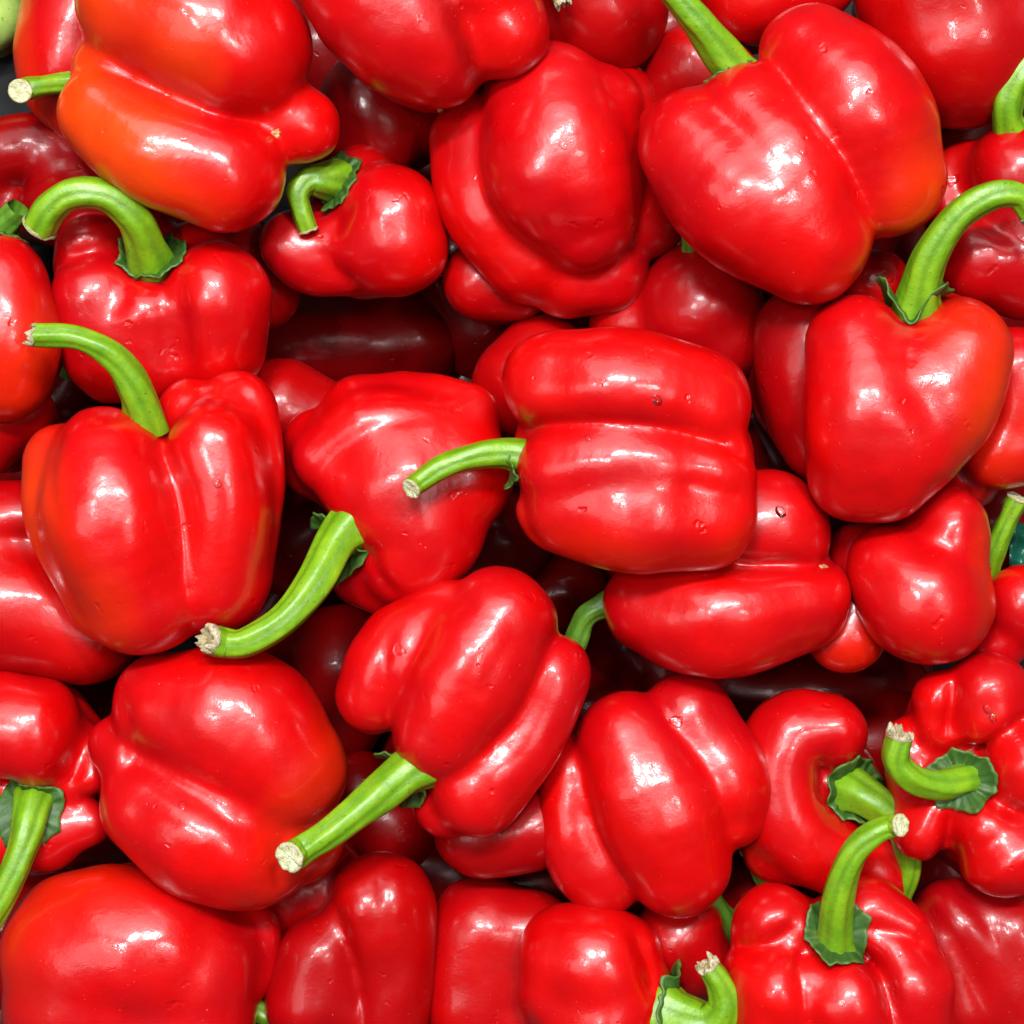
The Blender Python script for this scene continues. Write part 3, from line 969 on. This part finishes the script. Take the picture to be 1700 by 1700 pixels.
B('bell_pepper', 'dark pepper in the gap under the pink-lit right one', -530,
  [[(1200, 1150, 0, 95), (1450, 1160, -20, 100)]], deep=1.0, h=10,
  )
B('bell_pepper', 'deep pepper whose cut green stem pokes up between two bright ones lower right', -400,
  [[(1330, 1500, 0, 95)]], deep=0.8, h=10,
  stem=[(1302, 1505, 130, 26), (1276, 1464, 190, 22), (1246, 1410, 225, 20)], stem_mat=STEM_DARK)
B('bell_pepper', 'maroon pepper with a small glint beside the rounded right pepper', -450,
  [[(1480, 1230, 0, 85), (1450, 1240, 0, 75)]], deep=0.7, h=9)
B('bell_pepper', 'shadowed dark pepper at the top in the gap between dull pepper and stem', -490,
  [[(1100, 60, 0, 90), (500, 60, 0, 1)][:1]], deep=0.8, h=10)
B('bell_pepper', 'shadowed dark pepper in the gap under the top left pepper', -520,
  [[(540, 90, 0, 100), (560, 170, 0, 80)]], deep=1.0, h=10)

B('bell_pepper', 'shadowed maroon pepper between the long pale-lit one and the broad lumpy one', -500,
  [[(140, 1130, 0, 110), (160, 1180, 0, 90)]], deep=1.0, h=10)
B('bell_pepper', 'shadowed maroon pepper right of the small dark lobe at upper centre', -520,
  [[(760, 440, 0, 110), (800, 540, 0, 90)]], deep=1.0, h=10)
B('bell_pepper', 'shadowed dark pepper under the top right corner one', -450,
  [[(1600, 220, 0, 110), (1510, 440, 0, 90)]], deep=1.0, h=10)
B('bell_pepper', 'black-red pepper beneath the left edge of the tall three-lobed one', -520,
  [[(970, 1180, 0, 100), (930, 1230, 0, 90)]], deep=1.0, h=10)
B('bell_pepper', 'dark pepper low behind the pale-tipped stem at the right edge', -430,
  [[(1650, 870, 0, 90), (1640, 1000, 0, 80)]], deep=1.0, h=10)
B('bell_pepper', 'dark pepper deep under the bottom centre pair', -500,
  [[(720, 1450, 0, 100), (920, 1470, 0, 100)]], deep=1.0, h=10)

# --- the bottom layer, alike and in deep shade, part of it painted into the skin: one is built, the rest are copies
floor_label = 'maroon pepper in deep shade at the bottom of the heap'
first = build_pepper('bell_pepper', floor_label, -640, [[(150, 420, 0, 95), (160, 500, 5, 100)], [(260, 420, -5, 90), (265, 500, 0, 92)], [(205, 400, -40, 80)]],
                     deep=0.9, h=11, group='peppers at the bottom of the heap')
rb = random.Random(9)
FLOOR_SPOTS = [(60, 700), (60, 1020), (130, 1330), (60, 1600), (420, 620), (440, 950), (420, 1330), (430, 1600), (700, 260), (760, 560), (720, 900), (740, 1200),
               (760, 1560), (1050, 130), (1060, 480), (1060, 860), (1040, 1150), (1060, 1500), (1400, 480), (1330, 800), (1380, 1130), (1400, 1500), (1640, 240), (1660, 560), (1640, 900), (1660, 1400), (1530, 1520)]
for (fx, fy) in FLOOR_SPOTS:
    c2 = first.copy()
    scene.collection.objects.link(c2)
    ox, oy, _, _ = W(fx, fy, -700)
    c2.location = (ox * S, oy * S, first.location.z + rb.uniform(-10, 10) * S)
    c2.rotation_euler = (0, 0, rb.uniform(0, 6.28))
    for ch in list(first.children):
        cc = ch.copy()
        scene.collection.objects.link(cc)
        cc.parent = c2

# --- the green neighbour and the tray
B('green_pepper', 'pale green vegetable cut off in the top left corner', -190,
  [[(-40, -10, 0, 96), (-30, 20, 0, 72)]], skin=GREENSKIN, h=8, category='green pepper', group=None)


def tray():
    root = bpy.data.objects.new('plastic_tray', None)
    link(root)
    root.location = (0, 0, -840 * S)
    root['label'] = 'black plastic produce tray edge seen past the stem in the top left corner'
    root['category'] = 'tray'
    org = (0, 0, -840)

    def box(name, x0, x1, y0, y1, z0, z1, bev=3):
        V = [(x0, y0, z0), (x1, y0, z0), (x1, y1, z0), (x0, y1, z0), (x0 + bev, y0 + bev, z1), (x1 - bev, y0 + bev, z1), (x1 - bev, y1 - bev, z1), (x0 + bev, y1 - bev, z1)]
        F = [(3, 2, 1, 0), (4, 5, 6, 7), (0, 1, 5, 4), (1, 2, 6, 5), (2, 3, 7, 6), (3, 0, 4, 7)]
        o = mesh_obj(name, V, F, TRAYMAT, root, org)
        for p in o.data.polygons:
            p.use_smooth = False
        return o
    box('tray_base', -1100, 1100, -1100, 1100, -854, -836)
    box('tray_rim', -960, -800, 380, 1000, -420, -262, 24)


tray()

# ------------------------------------------------------------------ drops of water lying on the skins
wm, wnt, wp = new_mat("water")
wnt.nodes.remove(wp)
_tr = wnt.nodes.new("ShaderNodeBsdfTransparent")
_tr.inputs[0].default_value = (1, 1, 1, 1)
_gl = wnt.nodes.new("ShaderNodeBsdfGlossy")
_gl.inputs["Roughness"].default_value = 0.03
_fr = wnt.nodes.new("ShaderNodeFresnel")
_fr.inputs[0].default_value = 1.36
_mx = wnt.nodes.new("ShaderNodeMixShader")
wnt.links.new(_fr.outputs[0], _mx.inputs[0])
wnt.links.new(_tr.outputs[0], _mx.inputs[1])
wnt.links.new(_gl.outputs[0], _mx.inputs[2])
wnt.links.new(_mx.outputs[0], wnt.nodes["Material Output"].inputs["Surface"])


def drop(px, py, r, label, asp=1.0, rot=0.0):
    best = None
    for (f, root, low) in FIELDS:
        lo, hi = f.bounds()
        X, Y, _, _ = W(px, py, (lo[2] + hi[2]) / 2)
        if not (lo[0] - 60 < X < hi[0] + 60 and lo[1] - 60 < Y < hi[1] + 60):
            continue
        p, n = surface_point(f, px, py)
        if p is not None and (best is None or p[2] > best[0][2]):
            best = (p, n)
    if best is None:
        return
    p, n = best
    r *= 0.95
    u = np.cross(n, [math.cos(rot), math.sin(rot), 0.2]); u /= np.linalg.norm(u)
    v = np.cross(n, u)
    V, F = [], []
    NS, NR = 20, 7
    rn = random.Random(int(px * 7 + py))
    jag = [1 + 0.16 * math.sin(2 * math.pi * j / NS * 2 + rn.random()) + rn.uniform(-.05, .05) for j in range(NS)]
    for i in range(NR):
        a = i / (NR - 1)
        rho = math.sin(a * math.pi * 0.5) if i else 0
        hh = r * 0.38 * math.cos(a * math.pi * 0.5) - 0.8
        for j in range(NS):
            t = 2 * math.pi * j / NS
            V.append(p + n * hh + rho * r * jag[j] * (asp * math.cos(t) * u + math.sin(t) * v))
    for i in range(NR - 1):
        for j in range(NS):
            a_, b_ = i * NS + j, i * NS + (j + 1) % NS
            F.append((a_, a_ + NS, b_ + NS, b_))
    F.append(tuple((NR - 1) * NS + j for j in range(NS))[::-1])
    o = mesh_obj('water_drop', V, F, wm, None, p)
    o['label'] = label
    o['category'] = 'water drop'
    o['group'] = 'water drops on the pepper skins'


for d in [
    (1091, 664, 9, 'bright round water drop on the upper lobe of the centre pepper'),
    (976, 727, 6, 'tiny water drop just above the middle ridge of the centre pepper'),
    (1296, 849, 10, 'flat water drop on the top of the pink-lit pepper right of centre'),
    (935, 240, 8, 'water drop on the plump upper centre pepper above its white glint'),
    (1333, 252, 7, 'water drop on the furrow side of the large upper right pepper'),
    (360, 802, 8, 'water drop on the right lobe of the big pepper left of centre'),
    (303, 1337, 8, 'red-looking water drop on the shiny patch of the broad lumpy pepper'),
    (1640, 1178, 9, 'water drop at top of the many-lobed right edge pepper'),
    (1648, 1192, 7, 'smaller water drop just below the other on the many-lobed pepper'),
]:
    drop(*d)


# ------------------------------------------------------------------ scrap of green film at the right edge
def green_film():
    m, nt, p = new_mat("green_film")
    p.inputs["Base Color"].default_value = (0.006, 0.075, 0.045, 1)
    p.inputs["Roughness"].default_value = 0.3
    rn = random.Random(4)
    NX, NY = 14, 14
    V = []
    for i in range(NX):
        for j in range(NY):
            x, y = 1676 + i * 7, 868 + j * 8
            z = -235 + 14 * math.sin(i * 0.9 + j * 0.3) + 10 * math.sin(j * 1.1 - i * 0.4) + rn.uniform(-3, 3)
            V.append(W(x, y, z)[:3])
    n = len(V)
    V += [(a, b, c - 4) for (a, b, c) in V]
    F = []
    for i in range(NX - 1):
        for j in range(NY - 1):
            a = i * NY + j
            F.append((a, a + 1, a + NY + 1, a + NY))
            F.append((n + a + NY, n + a + NY + 1, n + a + 1, n + a))
    rim = [i * NY for i in range(NX)] + [(NX - 1) * NY + j for j in range(1, NY)] + [i * NY + NY - 1 for i in range(NX - 2, -1, -1)] + [j for j in range(NY - 2, 0, -1)]
    for a, b in zip(rim, rim[1:] + rim[:1]):
        F.append((a, b, n + b, n + a))
    o = mesh_obj('plastic_film', V, F, m, None, V[n // 2])
    o['label'] = 'scrap of crumpled teal green plastic film behind the stem at the right edge'
    o['category'] = 'plastic film'


green_film()
